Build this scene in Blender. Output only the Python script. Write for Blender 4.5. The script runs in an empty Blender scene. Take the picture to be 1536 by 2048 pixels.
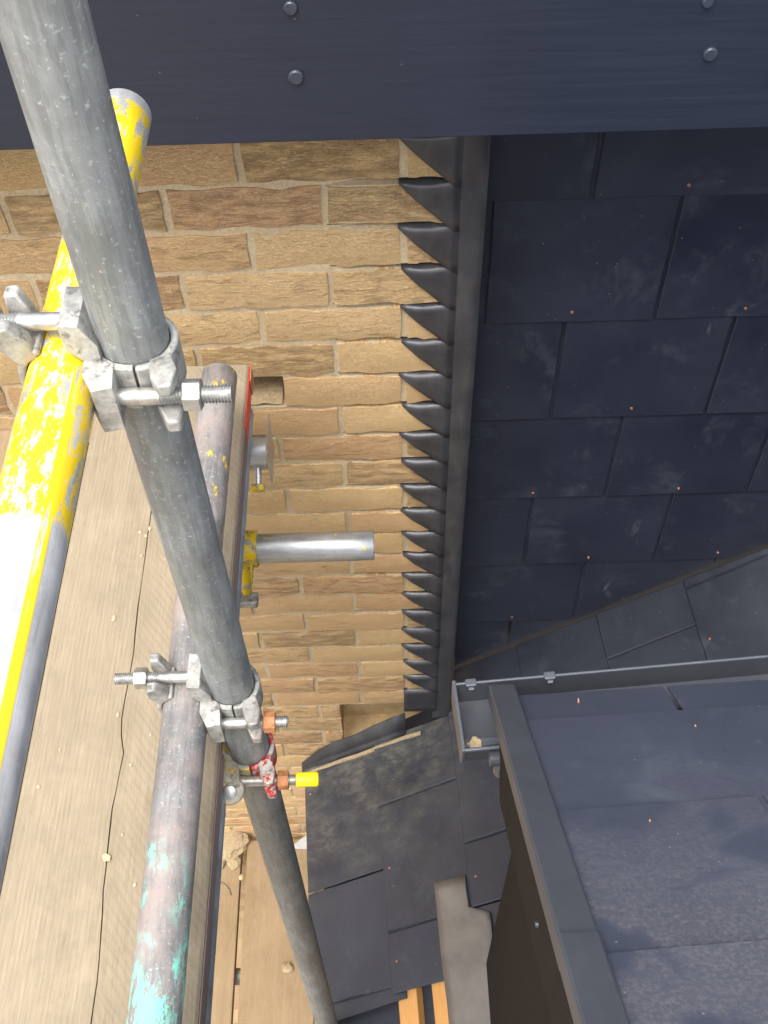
import bpy, bmesh, math, random
from mathutils import Vector, Matrix, noise

# ------------------------------------------------------------------ camera, sky, sun, exposure
scene = bpy.context.scene
col = scene.collection
ZC = 6.2                                   # camera height above the ground
FPX, PITCH, ROLL, DC = 2090.0, math.radians(52.65), 0.0297, 1.245
CP, SP = math.cos(PITCH), math.sin(PITCH)
RIGHT = Vector((1, 0, 0)); DOWN = Vector((0, -SP, -CP)); FWD = Vector((0, CP, -SP))
cam = bpy.data.cameras.new('camera'); camo = bpy.data.objects.new('camera', cam); col.objects.link(camo)
r_ = RIGHT * math.cos(ROLL) + DOWN * math.sin(ROLL)
d_ = -RIGHT * math.sin(ROLL) + DOWN * math.cos(ROLL)
m = Matrix((r_, -d_, -FWD)).transposed().to_4x4(); m.translation = (0, -DC, ZC)
camo.matrix_world = m
cam.sensor_fit = 'VERTICAL'; cam.sensor_height = 24; cam.lens = 24 * FPX / 2048
cam.clip_start = 0.02; cam.clip_end = 500
scene.camera = camo

SUN_EL, SUN_AZ = math.radians(66), math.radians(212)   # azimuth from +Y, clockwise: behind and left of the camera
w = bpy.data.worlds.new('World'); scene.world = w; w.use_nodes = True
wn = w.node_tree.nodes; wl = w.node_tree.links
sky = wn.new('ShaderNodeTexSky'); sky.sky_type = 'NISHITA'; sky.sun_disc = False
sky.sun_elevation = SUN_EL; sky.sun_rotation = SUN_AZ; sky.air_density = 1.0; sky.dust_density = 4.0; sky.ozone_density = 1.0
hs = wn.new('ShaderNodeHueSaturation'); hs.inputs['Saturation'].default_value = 0.38
wl.new(sky.outputs[0], hs.inputs['Color']); wl.new(hs.outputs[0], wn['Background'].inputs[0])
wn['Background'].inputs[1].default_value = 0.15
sl = bpy.data.lights.new('sun', 'SUN'); sl.energy = 1.2; sl.angle = math.radians(40); sl.color = (1.0, 0.95, 0.88)
so = bpy.data.objects.new('sun', sl); col.objects.link(so)
sd = Vector((math.sin(SUN_AZ) * math.cos(SUN_EL), math.cos(SUN_AZ) * math.cos(SUN_EL), math.sin(SUN_EL)))
so.rotation_euler = (-sd).to_track_quat('-Z', 'Y').to_euler(); so.location = (-3, -6, 14)
scene.view_settings.view_transform = 'Standard'; scene.view_settings.look = 'None'
scene.view_settings.gamma = 1.0; scene.view_settings.use_curve_mapping = False
scene.view_settings.exposure = 1.5

# ------------------------------------------------------------------ helpers
rnd = random.Random(11)
OFF = Vector((0, 0, ZC))                   # everything below is written relative to the camera's height

def tag(o, label=None, cat=None, group=None, kind=None):
    if label: o['label'] = label
    if cat: o['category'] = cat
    if group: o['group'] = group
    if kind: o['kind'] = kind
    return o

def thing(name, loc, label, cat, group=None):
    o = bpy.data.objects.new(name, None); col.objects.link(o)
    o.location = Vector(loc) + OFF; o.empty_display_size = .05
    return tag(o, label, cat, group)

def child(o, parent):
    if parent is not None:
        o.parent = parent
        p = parent; off = Vector((0, 0, 0))
        while p is not None:
            off += p.location if p.type == 'EMPTY' else Vector((0, 0, 0)); p = p.parent
        o.matrix_parent_inverse = Matrix.Translation(-off) if parent.type == 'EMPTY' else Matrix.Identity(4)
    return o

class MB:
    def __init__(s): s.v = []; s.f = []; s.n = 0
    def add(s, vs, fs):
        k = len(s.v); s.v += [Vector(a) for a in vs]; s.f += [tuple(i + k for i in f) for f in fs]; return s
    def box(s, a, b):
        x0, y0, z0 = a; x1, y1, z1 = b
        return s.add([(x0,y0,z0),(x1,y0,z0),(x1,y1,z0),(x0,y1,z0),(x0,y0,z1),(x1,y0,z1),(x1,y1,z1),(x0,y1,z1)],
              [(0,3,2,1),(4,5,6,7),(0,1,5,4),(1,2,6,5),(2,3,7,6),(3,0,4,7)])
    def prism(s, poly, N):                  # poly: 3D points, extruded by vector N
        n = len(poly); N = Vector(N)
        vs = [Vector(p) for p in poly] + [Vector(p) + N for p in poly]
        nor = Vector((0, 0, 0))
        for i in range(n):
            nor += vs[i].cross(vs[(i + 1) % n])
        fl = nor.dot(N) > 0
        fs = [tuple(range(n))[::-1] if fl else tuple(range(n)), tuple(range(n, 2 * n)) if fl else tuple(range(n, 2 * n))[::-1]]
        for i in range(n):
            j = (i + 1) % n
            fs.append((i, j, j + n, i + n) if fl else (j, i, i + n, j + n))
        return s.add(vs, fs)
    def sweep(s, pts, radii, seg=24, cap=True, frame=None):
        pts = [Vector(p) for p in pts]; n = len(pts); vs = []; fs = []
        up = None
        for i, p in enumerate(pts):
            t = (pts[min(i + 1, n - 1)] - pts[max(i - 1, 0)])
            t = t.normalized() if t.length > 1e-9 else Vector((0, 0, 1))
            if up is None:
                up = Vector((0, 0, 1)) if abs(t.z) < .9 else Vector((1, 0, 0))
            a = (up - t * up.dot(t)).normalized(); up = a; b = t.cross(a)
            for k in range(seg):
                an = 2 * math.pi * k / seg
                vs.append(p + (a * math.cos(an) + b * math.sin(an)) * radii[i])
        for i in range(n - 1):
            for k in range(seg):
                k2 = (k + 1) % seg
                fs.append((i*seg+k, i*seg+k2, (i+1)*seg+k2, (i+1)*seg+k))
        if cap:
            fs.append(tuple(range(seg))[::-1]); fs.append(tuple(range((n-1)*seg, n*seg)))
        return s.add(vs, fs)
    def cyl(s, a, b, r, seg=20): return s.sweep([a, b], [r, r], seg)
    def tube(s, a, b, ro, ri, seg=40, n=2):  # hollow, open ended
        a = Vector(a); b = Vector(b); t = (b - a).normalized(); c = .0015
        pts = [a + t*.0, a, a + t*c] + [a.lerp(b, (i+1)/(n+1)) for i in range(n)] + [b - t*c, b, b - t*.0]
        rr = [ri, ro - c, ro] + [ro]*n + [ro, ro - c, ri]
        s.sweep([a, a + t*1e-5] + pts[2:-2] + [b - t*1e-5, b], [ri] + [ro - c] + [ro]*(n+2) + [ro - c, ri], seg, cap=False)
        k = len(s.v) - (n + 6) * seg
        m_ = n + 6
        vs = []; fs = []
        dep = min(.25, (b - a).length * .45)
        base = len(s.v)
        # inner bore at both ends, closed deep inside
        for end, ring in ((a + t*dep, 0), (b - t*dep, m_ - 1)):
            vv = [s.v[k + ring*seg + q] - (a if ring == 0 else b) + end for q in range(seg)]
            b0 = len(s.v); s.v += vv
            for q in range(seg):
                q2 = (q + 1) % seg
                f = (k + ring*seg + q, k + ring*seg + q2, b0 + q2, b0 + q)
                s.f.append(f[::-1] if ring == 0 else f)
            s.f.append(tuple(range(b0, b0 + seg)) if ring == 0 else tuple(range(b0, b0+seg))[::-1])
        return s
    def arc(s, c, axis, ri, ro, w0, w1, a0, a1, seg=14):
        # curved plate round an axis; angle 0 = +X. axis 'Y': plane X-Z ; axis 'Z': plane X-Y
        vs = []; fs = []; c = Vector(c)
        for i in range(seg + 1):
            an = math.radians(a0 + (a1 - a0) * i / seg); cc, ss = math.cos(an), math.sin(an)
            for (r, wv) in ((ri, w0), (ro, w0), (ro, w1), (ri, w1)):
                vs.append(c + (Vector((r*cc, wv, r*ss)) if axis == 'Y' else Vector((r*cc, r*ss, wv))))
        for i in range(seg):
            for q in range(4):
                q2 = (q + 1) % 4
                fs.append((4*i+q, 4*i+q2, 4*(i+1)+q2, 4*(i+1)+q))
        fs.append((3, 2, 1, 0)); fs.append((4*seg, 4*seg+1, 4*seg+2, 4*seg+3))
        return s.add(vs, fs)
    def hexa(s, a, b, r): return s.sweep([a, b], [r, r], 6)
    def build(s, name, mat, parent=None, smooth=None, bevel=None, solid=None, origin=None, fix=True):
        me = bpy.data.meshes.new(name)
        o0 = Vector(origin) if origin is not None else Vector((0, 0, 0))
        offv = OFF if origin is None else Vector((0, 0, 0))
        me.from_pydata([tuple(v + offv - o0) for v in s.v], [], s.f); me.validate()
        if fix:
            bm = bmesh.new(); bm.from_mesh(me); bmesh.ops.recalc_face_normals(bm, faces=bm.faces); bm.to_mesh(me); bm.free()
        me.materials.append(mat)
        if smooth:
            for p in me.polygons: p.use_smooth = True
            me.set_sharp_from_angle(angle=math.radians(smooth))
        o = bpy.data.objects.new(name, me); col.objects.link(o)
        if origin is not None: o.location = o0 + OFF
        child(o, parent)
        if solid:
            md = o.modifiers.new('solid', 'SOLIDIFY'); md.thickness = solid; md.offset = 0
        if bevel:
            md = o.modifiers.new('bevel', 'BEVEL'); md.width = bevel; md.segments = 2; md.limit_method = 'ANGLE'; md.angle_limit = math.radians(40)
        return o

# pixel -> point on a plane n.p = k (photo pixels, camera-relative height)
CAM = Vector((0, -DC, 0))
def ray(px, py):
    xr, yr = px - 768, py - 1024
    x = xr*math.cos(ROLL) - yr*math.sin(ROLL); y = xr*math.sin(ROLL) + yr*math.cos(ROLL)
    return RIGHT*(x/FPX) + DOWN*(y/FPX) + FWD
def on(px, py, n, k):
    r = ray(px, py); n = Vector(n); return CAM + r * ((k - n.dot(CAM)) / n.dot(r))

def clip(poly, n, c):                      # keep n.p <= c (2D)
    out = []
    for i in range(len(poly)):
        p, q = poly[i], poly[(i+1) % len(poly)]
        dp = n[0]*p[0] + n[1]*p[1] - c; dq = n[0]*q[0] + n[1]*q[1] - c
        if dp <= 0: out.append(p)
        if (dp < 0 < dq) or (dq < 0 < dp):
            t = dp / (dp - dq); out.append((p[0] + (q[0]-p[0])*t, p[1] + (q[1]-p[1])*t))
    return out

def rough(poly, step=.03, amp=.0007):      # dressed, slightly ragged slate edge
    out = []
    for i in range(len(poly)):
        p, q = poly[i], poly[(i+1) % len(poly)]
        L = math.hypot(q[0]-p[0], q[1]-p[1]); k = max(1, int(L/step))
        for j in range(k):
            t = j / k; a = 0 if j == 0 else amp
            out.append((p[0] + (q[0]-p[0])*t + rnd.uniform(-a, a), p[1] + (q[1]-p[1])*t + rnd.uniform(-a, a)))
    return out

# ------------------------------------------------------------------ materials
class NT:
    def __init__(s, name):
        s.m = bpy.data.materials.new(name); s.m.use_nodes = True
        s.n = s.m.node_tree.nodes; s.l = s.m.node_tree.links; s.b = s.n['Principled BSDF']
        s.tc = s.n.new('ShaderNodeTexCoord'); s.co = s.tc.outputs['Object']; s.oi = None
    def link(s, a, b): s.l.new(a, b); return s
    def put(s, inp, val):
        if hasattr(val, 'is_linked') or hasattr(val, 'links'): s.l.new(val, inp)
        else: inp.default_value = (tuple(val) + (1,) if isinstance(val, (tuple, list)) and len(val) == 3 and inp.type == 'RGBA' else val)
    def rand(s):
        if s.oi is None: s.oi = s.n.new('ShaderNodeObjectInfo')
        return s.oi.outputs['Random']
    def map(s, scale=(1,1,1), rot=(0,0,0), loc=(0,0,0), co=None, seed=False):
        q = s.n.new('ShaderNodeMapping'); q.inputs['Scale'].default_value = scale; q.inputs['Rotation'].default_value = rot; q.inputs['Location'].default_value = loc
        s.l.new(co or s.co, q.inputs[0])
        if seed:
            a = s.n.new('ShaderNodeVectorMath'); a.operation = 'MULTIPLY_ADD'
            c = s.n.new('ShaderNodeCombineXYZ')
            for i in range(3): s.l.new(s.rand(), c.inputs[i])
            s.l.new(c.outputs[0], a.inputs[0]); a.inputs[1].default_value = (37, 53, 71); s.l.new(q.outputs[0], a.inputs[2]); return a.outputs[0]
        return q.outputs[0]
    def noise(s, scale, detail=4, rough=.55, co=None, dist=0):
        q = s.n.new('ShaderNodeTexNoise'); q.inputs['Scale'].default_value = scale; q.inputs['Detail'].default_value = detail
        q.inputs['Roughness'].default_value = rough; q.inputs['Distortion'].default_value = dist
        s.l.new(co or s.co, q.inputs['Vector']); return q.outputs['Fac']
    def vor(s, scale, co=None, feat='F1', out='Distance'):
        q = s.n.new('ShaderNodeTexVoronoi'); q.feature = feat; q.inputs['Scale'].default_value = scale
        s.l.new(co or s.co, q.inputs['Vector']); return q.outputs[out]
    def wave(s, scale, dist=2, co=None, direction='X', detail=2, dscale=1):
        q = s.n.new('ShaderNodeTexWave'); q.bands_direction = direction; q.inputs['Scale'].default_value = scale; q.inputs['Distortion'].default_value = dist
        q.inputs['Detail'].default_value = detail; q.inputs['Detail Scale'].default_value = dscale
        s.l.new(co or s.co, q.inputs['Vector']); return q.outputs['Fac']
    def ramp(s, fac, stops, interp='LINEAR'):
        q = s.n.new('ShaderNodeValToRGB'); q.color_ramp.interpolation = interp; e = q.color_ramp.elements
        while len(e) < len(stops): e.new(.5)
        for i, (p, c) in enumerate(stops):
            e[i].position = p; e[i].color = (c, c, c, 1) if isinstance(c, (int, float)) else tuple(c) + (1,)
        s.l.new(fac, q.inputs[0]); return q.outputs[0]
    def mix(s, fac, a, b, mode='MIX'):
        q = s.n.new('ShaderNodeMix'); q.data_type = 'RGBA'; q.blend_type = mode
        s.put(q.inputs[0], fac); s.put(q.inputs[6], a); s.put(q.inputs[7], b); return q.outputs[2]
    def math(s, op, a, b=0.0, clamp=False):
        q = s.n.new('ShaderNodeMath'); q.operation = op; q.use_clamp = clamp; s.put(q.inputs[0], a); s.put(q.inputs[1], b); return q.outputs[0]
    def sep(s, co=None):
        q = s.n.new('ShaderNodeSeparateXYZ'); s.l.new(co or s.co, q.inputs[0]); return q.outputs
    def range(s, v, a, b, c=0.0, d=1.0):
        q = s.n.new('ShaderNodeMapRange'); q.inputs[1].default_value = a; q.inputs[2].default_value = b; q.inputs[3].default_value = c; q.inputs[4].default_value = d
        s.l.new(v, q.inputs[0]); return q.outputs[0]
    def bump(s, h, strength=.3, dist=.002, prev=None):
        q = s.n.new('ShaderNodeBump'); q.inputs['Strength'].default_value = strength; q.inputs['Distance'].default_value = dist
        s.l.new(h, q.inputs['Height'])
        if prev is not None: s.l.new(prev, q.inputs['Normal'])
        return q.outputs[0]
    def done(s, color, rough=.6, metal=0.0, bump=None, spec=.5):
        s.put(s.b.inputs['Base Color'], color); s.put(s.b.inputs['Roughness'], rough); s.put(s.b.inputs['Metallic'], metal)
        s.b.inputs['Specular IOR Level'].default_value = spec
        if bump is not None: s.l.new(bump, s.b.inputs['Normal'])
        return s.m

def mat_brick():
    t = NT('stock_brick')
    p = t.map(seed=True); r2 = t.math('FRACT', t.math('MULTIPLY', t.rand(), 7.31)); r3 = t.math('FRACT', t.math('MULTIPLY', t.rand(), 23.7))
    big = t.noise(7, 3, .5, p)
    tone = t.math('ADD', t.math('MULTIPLY', big, .35), t.math('MULTIPLY', r3, .65))
    base = t.ramp(tone, [(.15, (.64, .44, .215)), (.50, (.67, .47, .245)), (.76, (.62, .405, .21)), (.92, (.53, .325, .185)), (.97, (.36, .205, .125))])
    ps = t.map(scale=(1.15, 1, 1.6), rot=(0, .06, 0), seed=True)
    cre = t.noise(17, 9, .70, ps, 1.3)
    fold = t.ramp(cre, [(.468, 0), (.497, 1), (.512, 0)])
    rr = t.noise(6.0, 2, .5, p)                       # creased, darker zones on some of the bricks
    zone = t.ramp(t.math('ADD', t.math('MULTIPLY', rr, .75), t.math('MULTIPLY', r2, .38)), [(.60, 0), (.86, 1)])
    dark = t.math('MULTIPLY', zone, t.ramp(t.noise(48, 9, .8, p, .8), [(.45, 0), (.57, 1)]))
    c = t.mix(t.math('MULTIPLY', dark, .5), base, (.28, .16, .115))
    fz = t.math('MULTIPLY', fold, t.math('ADD', t.math('MULTIPLY', zone, .4), .24))
    c = t.mix(fz, c, (.20, .11, .07))
    sandy = t.ramp(t.noise(210, 4, .7, p), [(.32, .84), (.68, 1.12)])
    c = t.mix(1.0, c, sandy, 'MULTIPLY')
    pit = t.ramp(t.vor(60, p), [(.02, 0), (.07, 1)])
    c = t.mix(t.math('MULTIPLY', t.math('SUBTRACT', 1.0, pit), .4), c, (.16, .09, .06))
    h = t.math('ADD', t.math('MULTIPLY', cre, t.math('ADD', t.math('MULTIPLY', zone, 1.5), .55)), t.math('MULTIPLY', t.noise(140, 5, .65, p), .25))
    h = t.math('SUBTRACT', h, t.math('MULTIPLY', fz, .5))
    return t.done(c, .93, 0, t.bump(h, 1.0, .0042), .12)

def mat_mortar():
    t = NT('mortar')
    n = t.noise(9, 5, .6); f = t.noise(190, 3, .7)
    c = t.ramp(n, [(.3, (.42, .325, .20)), (.55, (.48, .385, .25)), (.8, (.54, .445, .30))])
    c = t.mix(1.0, c, t.ramp(f, [(.3, .8), (.7, 1.12)]), 'MULTIPLY')
    return t.done(c, .95, 0, t.bump(t.math('ADD', f, t.math('MULTIPLY', n, 2.0)), .5, .003), .1)

def mat_far_brick():
    t = NT('far_brick')
    q = t.n.new('ShaderNodeTexBrick'); q.inputs['Scale'].default_value = 1; q.inputs['Brick Width'].default_value = .225; q.inputs['Row Height'].default_value = .075
    q.inputs['Mortar Size'].default_value = .005; q.inputs['Color1'].default_value = (.52, .37, .20, 1); q.inputs['Color2'].default_value = (.40, .26, .15, 1); q.inputs['Mortar'].default_value = (.42, .33, .21, 1)
    s = t.sep(); c = t.n.new('ShaderNodeCombineXYZ'); t.l.new(s[0], c.inputs[0]); t.l.new(s[2], c.inputs[1]); t.l.new(c.outputs[0], q.inputs[0])
    return t.done(q.outputs[0], .95, 0, t.bump(t.noise(60), .4, .003), .1)

def mat_slate(name, dust=0.0, dustcol=(.20, .19, .14), kind='wall', base=((.0125, .0160, .030), (.0195, .0245, .042)), rough=(.40, .58)):
    t = NT(name)
    p = t.map(seed=True) if kind != 'roof' else t.map()
    n = t.noise(5, 5, .6, p)
    c = t.ramp(n, [(.3, base[0]), (.7, base[1])])
    grain = t.noise(60, 4, .6, t.map(scale=(1, 1, .35), seed=True))
    smear = t.ramp(t.noise(8, 10, .76, p, .5), [(.54, 0), (.78, 1)])
    c = t.mix(t.math('MULTIPLY', smear, .34), c, (.10, .125, .15))
    streak = t.ramp(t.noise(26, 5, .7, t.map(scale=(1, 1, .3), rot=(.2, .7, .3), seed=True)), [(.66, 0), (.76, 1)])
    c = t.mix(t.math('MULTIPLY', streak, .22), c, (.24, .26, .27))
    sp = t.ramp(t.vor(42, p), [(.03, 1), (.055, 0)])
    c = t.mix(t.math('MULTIPLY', sp, .35), c, (.40, .40, .40))
    r = t.math('ADD', t.range(n, .3, .7, rough[0], rough[1]), t.math('MULTIPLY', smear, .2))
    if kind == 'roof':                     # mortar droppings on the slates beside the brick pier
        s = t.sep()
        near = t.range(t.math('ADD', s[1], t.math('MULTIPLY', t.noise(4, 3, .5), .30)), -.27, .13)
        left = t.range(s[0], .24, .08)
        ms = t.math('MULTIPLY', t.ramp(t.noise(9, 4, .6), [(.38, 0), (.60, 1)]), t.ramp(t.noise(34, 10, .82, t.map(scale=(.35, 1.6, 1), rot=(0, 0, .45)), .2), [(.40, .15), (.62, 1)]))
        k = t.math('MULTIPLY', t.math('MULTIPLY', near, left), ms)
        c = t.mix(t.math('MULTIPLY', k, .6), c, (.22, .205, .145)); r = t.math('ADD', r, t.math('MULTIPLY', k, .3))
    if kind == 'dormer':                   # pale cement dust with cleaner wet-wiped patches
        s = t.sep(t.tc.outputs['Object'])
        dn = t.noise(5.5, 3, .45, t.map(loc=(.3, .1, 0)), .6)
        bl = t.ramp(dn, [(.46, 0), (.50, 1)])
        sd_ = t.ramp(t.noise(200, 3, .75), [(.45, .25), (.75, 1)])
        fall = t.range(s[1], -.72, -1.0)
        k = t.math('MULTIPLY', t.math('MULTIPLY', bl, sd_), fall)
        c = t.mix(t.math('MULTIPLY', k, .6), c, (.165, .155, .155)); r = t.math('ADD', r, t.math('MULTIPLY', k, .2))
    h = t.math('ADD', t.math('MULTIPLY', grain, .7), t.math('MULTIPLY', t.noise(14, 5, .6, p), .9))
    return t.done(c, r, 0, t.bump(h, .28, .0022), .5)

def mat_lead(name='lead_sheet', base=((.036, .036, .041), (.070, .070, .076)), rough=(.28, .44)):
    t = NT(name)
    n = t.noise(11, 6, .65); st = t.noise(26, 6, .7, t.map(scale=(1, 1, .3)))
    c = t.ramp(n, [(.3, base[0]), (.7, base[1])])
    c = t.mix(t.math('MULTIPLY', t.ramp(st, [(.5, 0), (.75, 1)]), .3), c, (.17, .165, .16))
    return t.done(c, t.range(n, .3, .7, rough[0], rough[1]), .35, t.bump(t.math('ADD', n, t.math('MULTIPLY', st, .4)), .25, .004), .5)

def mat_fascia():
    t = NT('fascia_board')
    g = t.noise(80, 6, .65, t.map(scale=(.06, 1, 1.6)), .5)
    n = t.noise(3.2, 3, .5)
    c = t.ramp(n, [(.3, (.0105, .0145, .028)), (.7, (.0155, .020, .036))])
    spk = t.ramp(t.vor(30), [(.02, 1), (.035, 0)])
    c = t.mix(t.math('MULTIPLY', spk, .3), c, (.3, .32, .36))
    return t.done(t.mix(1.0, c, t.ramp(g, [(.3, .92), (.7, 1.08)]), 'MULTIPLY'), t.range(g, .3, .7, .34, .46), 0, t.bump(g, .42, .0009), .5)

def mat_galv(name, base=(.34, .355, .35), rough=.5, metal=.55, axis='Z', rust=0.0, paints=(), streak=.5):
    """weathered galvanised tube; paints: (colour, mask function)"""
    t = NT(name)
    sc = {'X': (.12, 1, 1), 'Y': (1, .12, 1), 'Z': (1, 1, .12)}[axis]
    n = t.noise(14, 6, .65); ln = t.noise(150, 5, .7, t.map(scale=sc)); sp = t.noise(220, 3, .7)
    c = t.mix(t.ramp(n, [(.32, 0), (.7, 1)]), tuple(x*.66 for x in base), tuple(x*1.12 for x in base))
    c = t.mix(t.math('MULTIPLY', t.ramp(ln, [(.42, 1), (.56, 0)]), streak), c, tuple(x*.42 for x in base))
    c = t.mix(t.math('MULTIPLY', t.ramp(sp, [(.60, 0), (.70, 1)]), .55), c, (.62, .63, .62))
    scr = t.wave(38, 9, t.map(rot=(.5, .8, .3)), 'X', 3, 2.2)
    c = t.mix(t.math('MULTIPLY', t.math('MULTIPLY', t.ramp(scr, [(.955, 0), (.99, 1)]), t.ramp(n, [(.45, 0), (.6, 1)])), .14), c, (.55, .56, .55))
    drk = t.ramp(t.noise(34, 4, .6, t.map(scale=sc, loc=(3, 1, 2))), [(.66, 0), (.74, 1)])
    c = t.mix(t.math('MULTIPLY', drk, .7), c, (.05, .05, .048))
    mt = metal
    r = t.math('ADD', t.range(n, .3, .7, rough - .08, rough + .1), t.math('MULTIPLY', ln, .05))
    if rust:
        rs = t.ramp(t.noise(17, 6, .7, t.map(loc=(5, 2, 7))), [(.42, 0), (.62, 1)])
        k = t.math('MULTIPLY', rs, rust); c = t.mix(k, c, (.33, .26, .235)); r = t.math('ADD', r, t.math('MULTIPLY', k, .25))
        mt = t.math('SUBTRACT', metal, t.math('MULTIPLY', k, metal))
    h = t.math('ADD', t.math('MULTIPLY', ln, .5), t.math('MULTIPLY', sp, .3))
    for colr, fn in paints:
        k = fn(t); c = t.mix(k, c, colr); h = t.math('ADD', h, t.math('MULTIPLY', k, .5))
        mt = t.math('MULTIPLY', mt, t.math('SUBTRACT', 1.0, k)) if not isinstance(mt, float) else t.math('MULTIPLY', t.math('SUBTRACT', 1.0, k), mt)
        r = t.math('ADD', r, t.math('MULTIPLY', k, -.06))
    return t.done(c, r, mt, t.bump(h, .3, .0012), .5)

def mat_cast(name, base=(.40, .40, .37), paint=None, amt=.5, rust=.12):
    t = NT(name)
    n = t.noise(55, 6, .7); f = t.noise(300, 3, .7)
    c = t.mix(t.ramp(n, [(.35, 0), (.65, 1)]), tuple(x*.55 for x in base), tuple(x*1.2 for x in base))
    c = t.mix(t.math('MULTIPLY', t.ramp(t.noise(80, 4, .7, t.map(loc=(4, 4, 4))), [(.55, 0), (.64, 1)]), .7), c, (.10, .095, .085))
    c = t.mix(t.math('MULTIPLY', t.ramp(t.noise(40, 4, .6, t.map(loc=(9, 1, 4))), [(.56, 0), (.70, 1)]), rust), c, (.33, .14, .05))
    if paint:
        c = t.mix(t.ramp(t.noise(75, 6, .75, t.map(loc=(1, 8, 3))), [(.5 - .12*amt, 0), (.53 - .12*amt, 1)]), c, paint)
    return t.done(c, .55, .35, t.bump(t.math('ADD', n, t.math('MULTIPLY', f, .4)), .45, .002), .4)

def mat_wood(name, a=(.245, .20, .137), b=(.29, .24, .168), dark=(.13, .098, .066), fan=True, axis='Y', dirt=.4):
    t = NT(name)
    sc = {'X': (.05, 1, 1), 'Y': (1, .05, 1), 'Z': (1, 1, .05)}[axis]
    pm = t.map(scale=sc)
    n = t.noise(45, 5, .6, pm, .4); fine = t.noise(420, 3, .7, pm); blot = t.noise(6, 5, .6)
    c = t.mix(t.ramp(n, [(.3, 0), (.7, 1)]), a, b)
    if fan:                                # cathedral grain sweeping off to one side of the split
        s = t.sep()
        xx = t.math('MULTIPLY', t.math('ADD', s[0], .30), 1.0)
        q = t.math('ADD', t.math('MULTIPLY', s[1], .75), t.math('MULTIPLY', s[0], 1.0))
        cb = t.n.new('ShaderNodeCombineXYZ'); t.l.new(q, cb.inputs[0]); t.l.new(t.math('MULTIPLY', s[0], .3), cb.inputs[1])
        wv = t.wave(34, 5.0, cb.outputs[0], 'X', 4, 2.6)
        side = t.range(s[0], -.315, -.285)
        c = t.mix(t.math('MULTIPLY', t.math('MULTIPLY', t.ramp(wv, [(.45, 0), (.8, 1)]), side), .17), c, dark)
        w2 = t.wave(60, 3.0, t.map(scale=(1, .06, 1)), 'X', 3, 1.2)
        c = t.mix(t.math('MULTIPLY', t.math('MULTIPLY', t.ramp(w2, [(.5, 0), (.9, 1)]), t.math('SUBTRACT', 1.0, side)), .14), c, dark)
    kn = t.vor(5.5, t.map(scale=(1, .55, 1), loc=(.31, .17, 0)))
    c = t.mix(t.math('MULTIPLY', t.ramp(kn, [(.045, 1), (.11, 0)]), .45), c, dark)
    c = t.mix(t.math('MULTIPLY', t.ramp(blot, [(.45, 0), (.72, 1)]), dirt), c, tuple(x*1.12 for x in b))
    c = t.mix(t.math('MULTIPLY', t.ramp(t.noise(3.5, 4, .6, t.map(loc=(2, 5, 1))), [(.5, 0), (.75, 1)]), dirt * .8), c, tuple(x*.7 for x in a))
    c = t.mix(t.math('MULTIPLY', t.ramp(t.noise(11, 9, .75, t.map(loc=(1, 3, 6))), [(.5, 0), (.7, 1)]), dirt*.9), c, tuple(x*1.3 for x in b))
    c = t.mix(t.math('MULTIPLY', t.ramp(t.noise(16, 8, .75, t.map(scale=(1, .5, 1), loc=(4, 3, 9))), [(.54, 0), (.70, 1)]), dirt*.8), c, tuple(x*.62 for x in a))
    c = t.mix(1.0, c, t.ramp(fine, [(.3, .86), (.7, 1.09)]), 'MULTIPLY')
    return t.done(c, .88, 0, t.bump(t.math('ADD', t.math('MULTIPLY', n, .8), fine), .4, .0016), .2)

def mat_plain(name, colr, rough=.6, metal=0.0, nscale=40, var=.25, bump=.2):
    t = NT(name); n = t.noise(nscale, 5, .65)
    c = t.mix(1.0, colr, t.ramp(n, [(.3, 1 - var), (.7, 1 + var)]), 'MULTIPLY')
    return t.done(c, rough, metal, t.bump(n, bump, .002))

M = {}
M['brick'] = mat_brick(); M['mortar'] = mat_mortar(); M['far_brick'] = mat_far_brick()
M['slate_wall'] = mat_slate('slate_wall')
M['slate_roof'] = mat_slate('slate_roof', kind='roof', base=((.019, .022, .032), (.029, .033, .046)), rough=(.34, .5))
M['slate_dormer'] = mat_slate('slate_dormer', kind='dormer', base=((.040, .047, .070), (.050, .058, .085)), rough=(.45, .58))
M['lead'] = mat_lead()
M['lead_pale'] = mat_lead('lead_pale', ((.125, .115, .105), (.215, .198, .18)), (.45, .62))
M['fascia'] = mat_fascia()
M['trim'] = mat_plain('dark_trim', (.052, .058, .070), .42, 0, 25, .12, .08)
M['gutter'] = mat_plain('gutter_plastic', (.050, .055, .066), .28, 0, 20, .1, .05)
M['gutter_lip'] = mat_plain('gutter_lip', (.075, .085, .105), .3, 0, 20, .1, .05)
M['cheek'] = mat_wood('cheek_cladding', (.009, .0075, .0075), (.014, .010, .0095), (.006, .005, .0045), False, 'Z', .06)
M['membrane'] = mat_plain('roof_membrane', (.018, .021, .030), .6)
M['batten'] = mat_wood('batten_timber', (.52, .26, .085), (.60, .33, .12), (.30, .13, .04), False, 'Y', .1)
M['copper'] = mat_plain('copper', (.50, .22, .13), .5, .5)
M['screw'] = mat_plain('screw_cap', (.030, .037, .055), .35)
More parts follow.
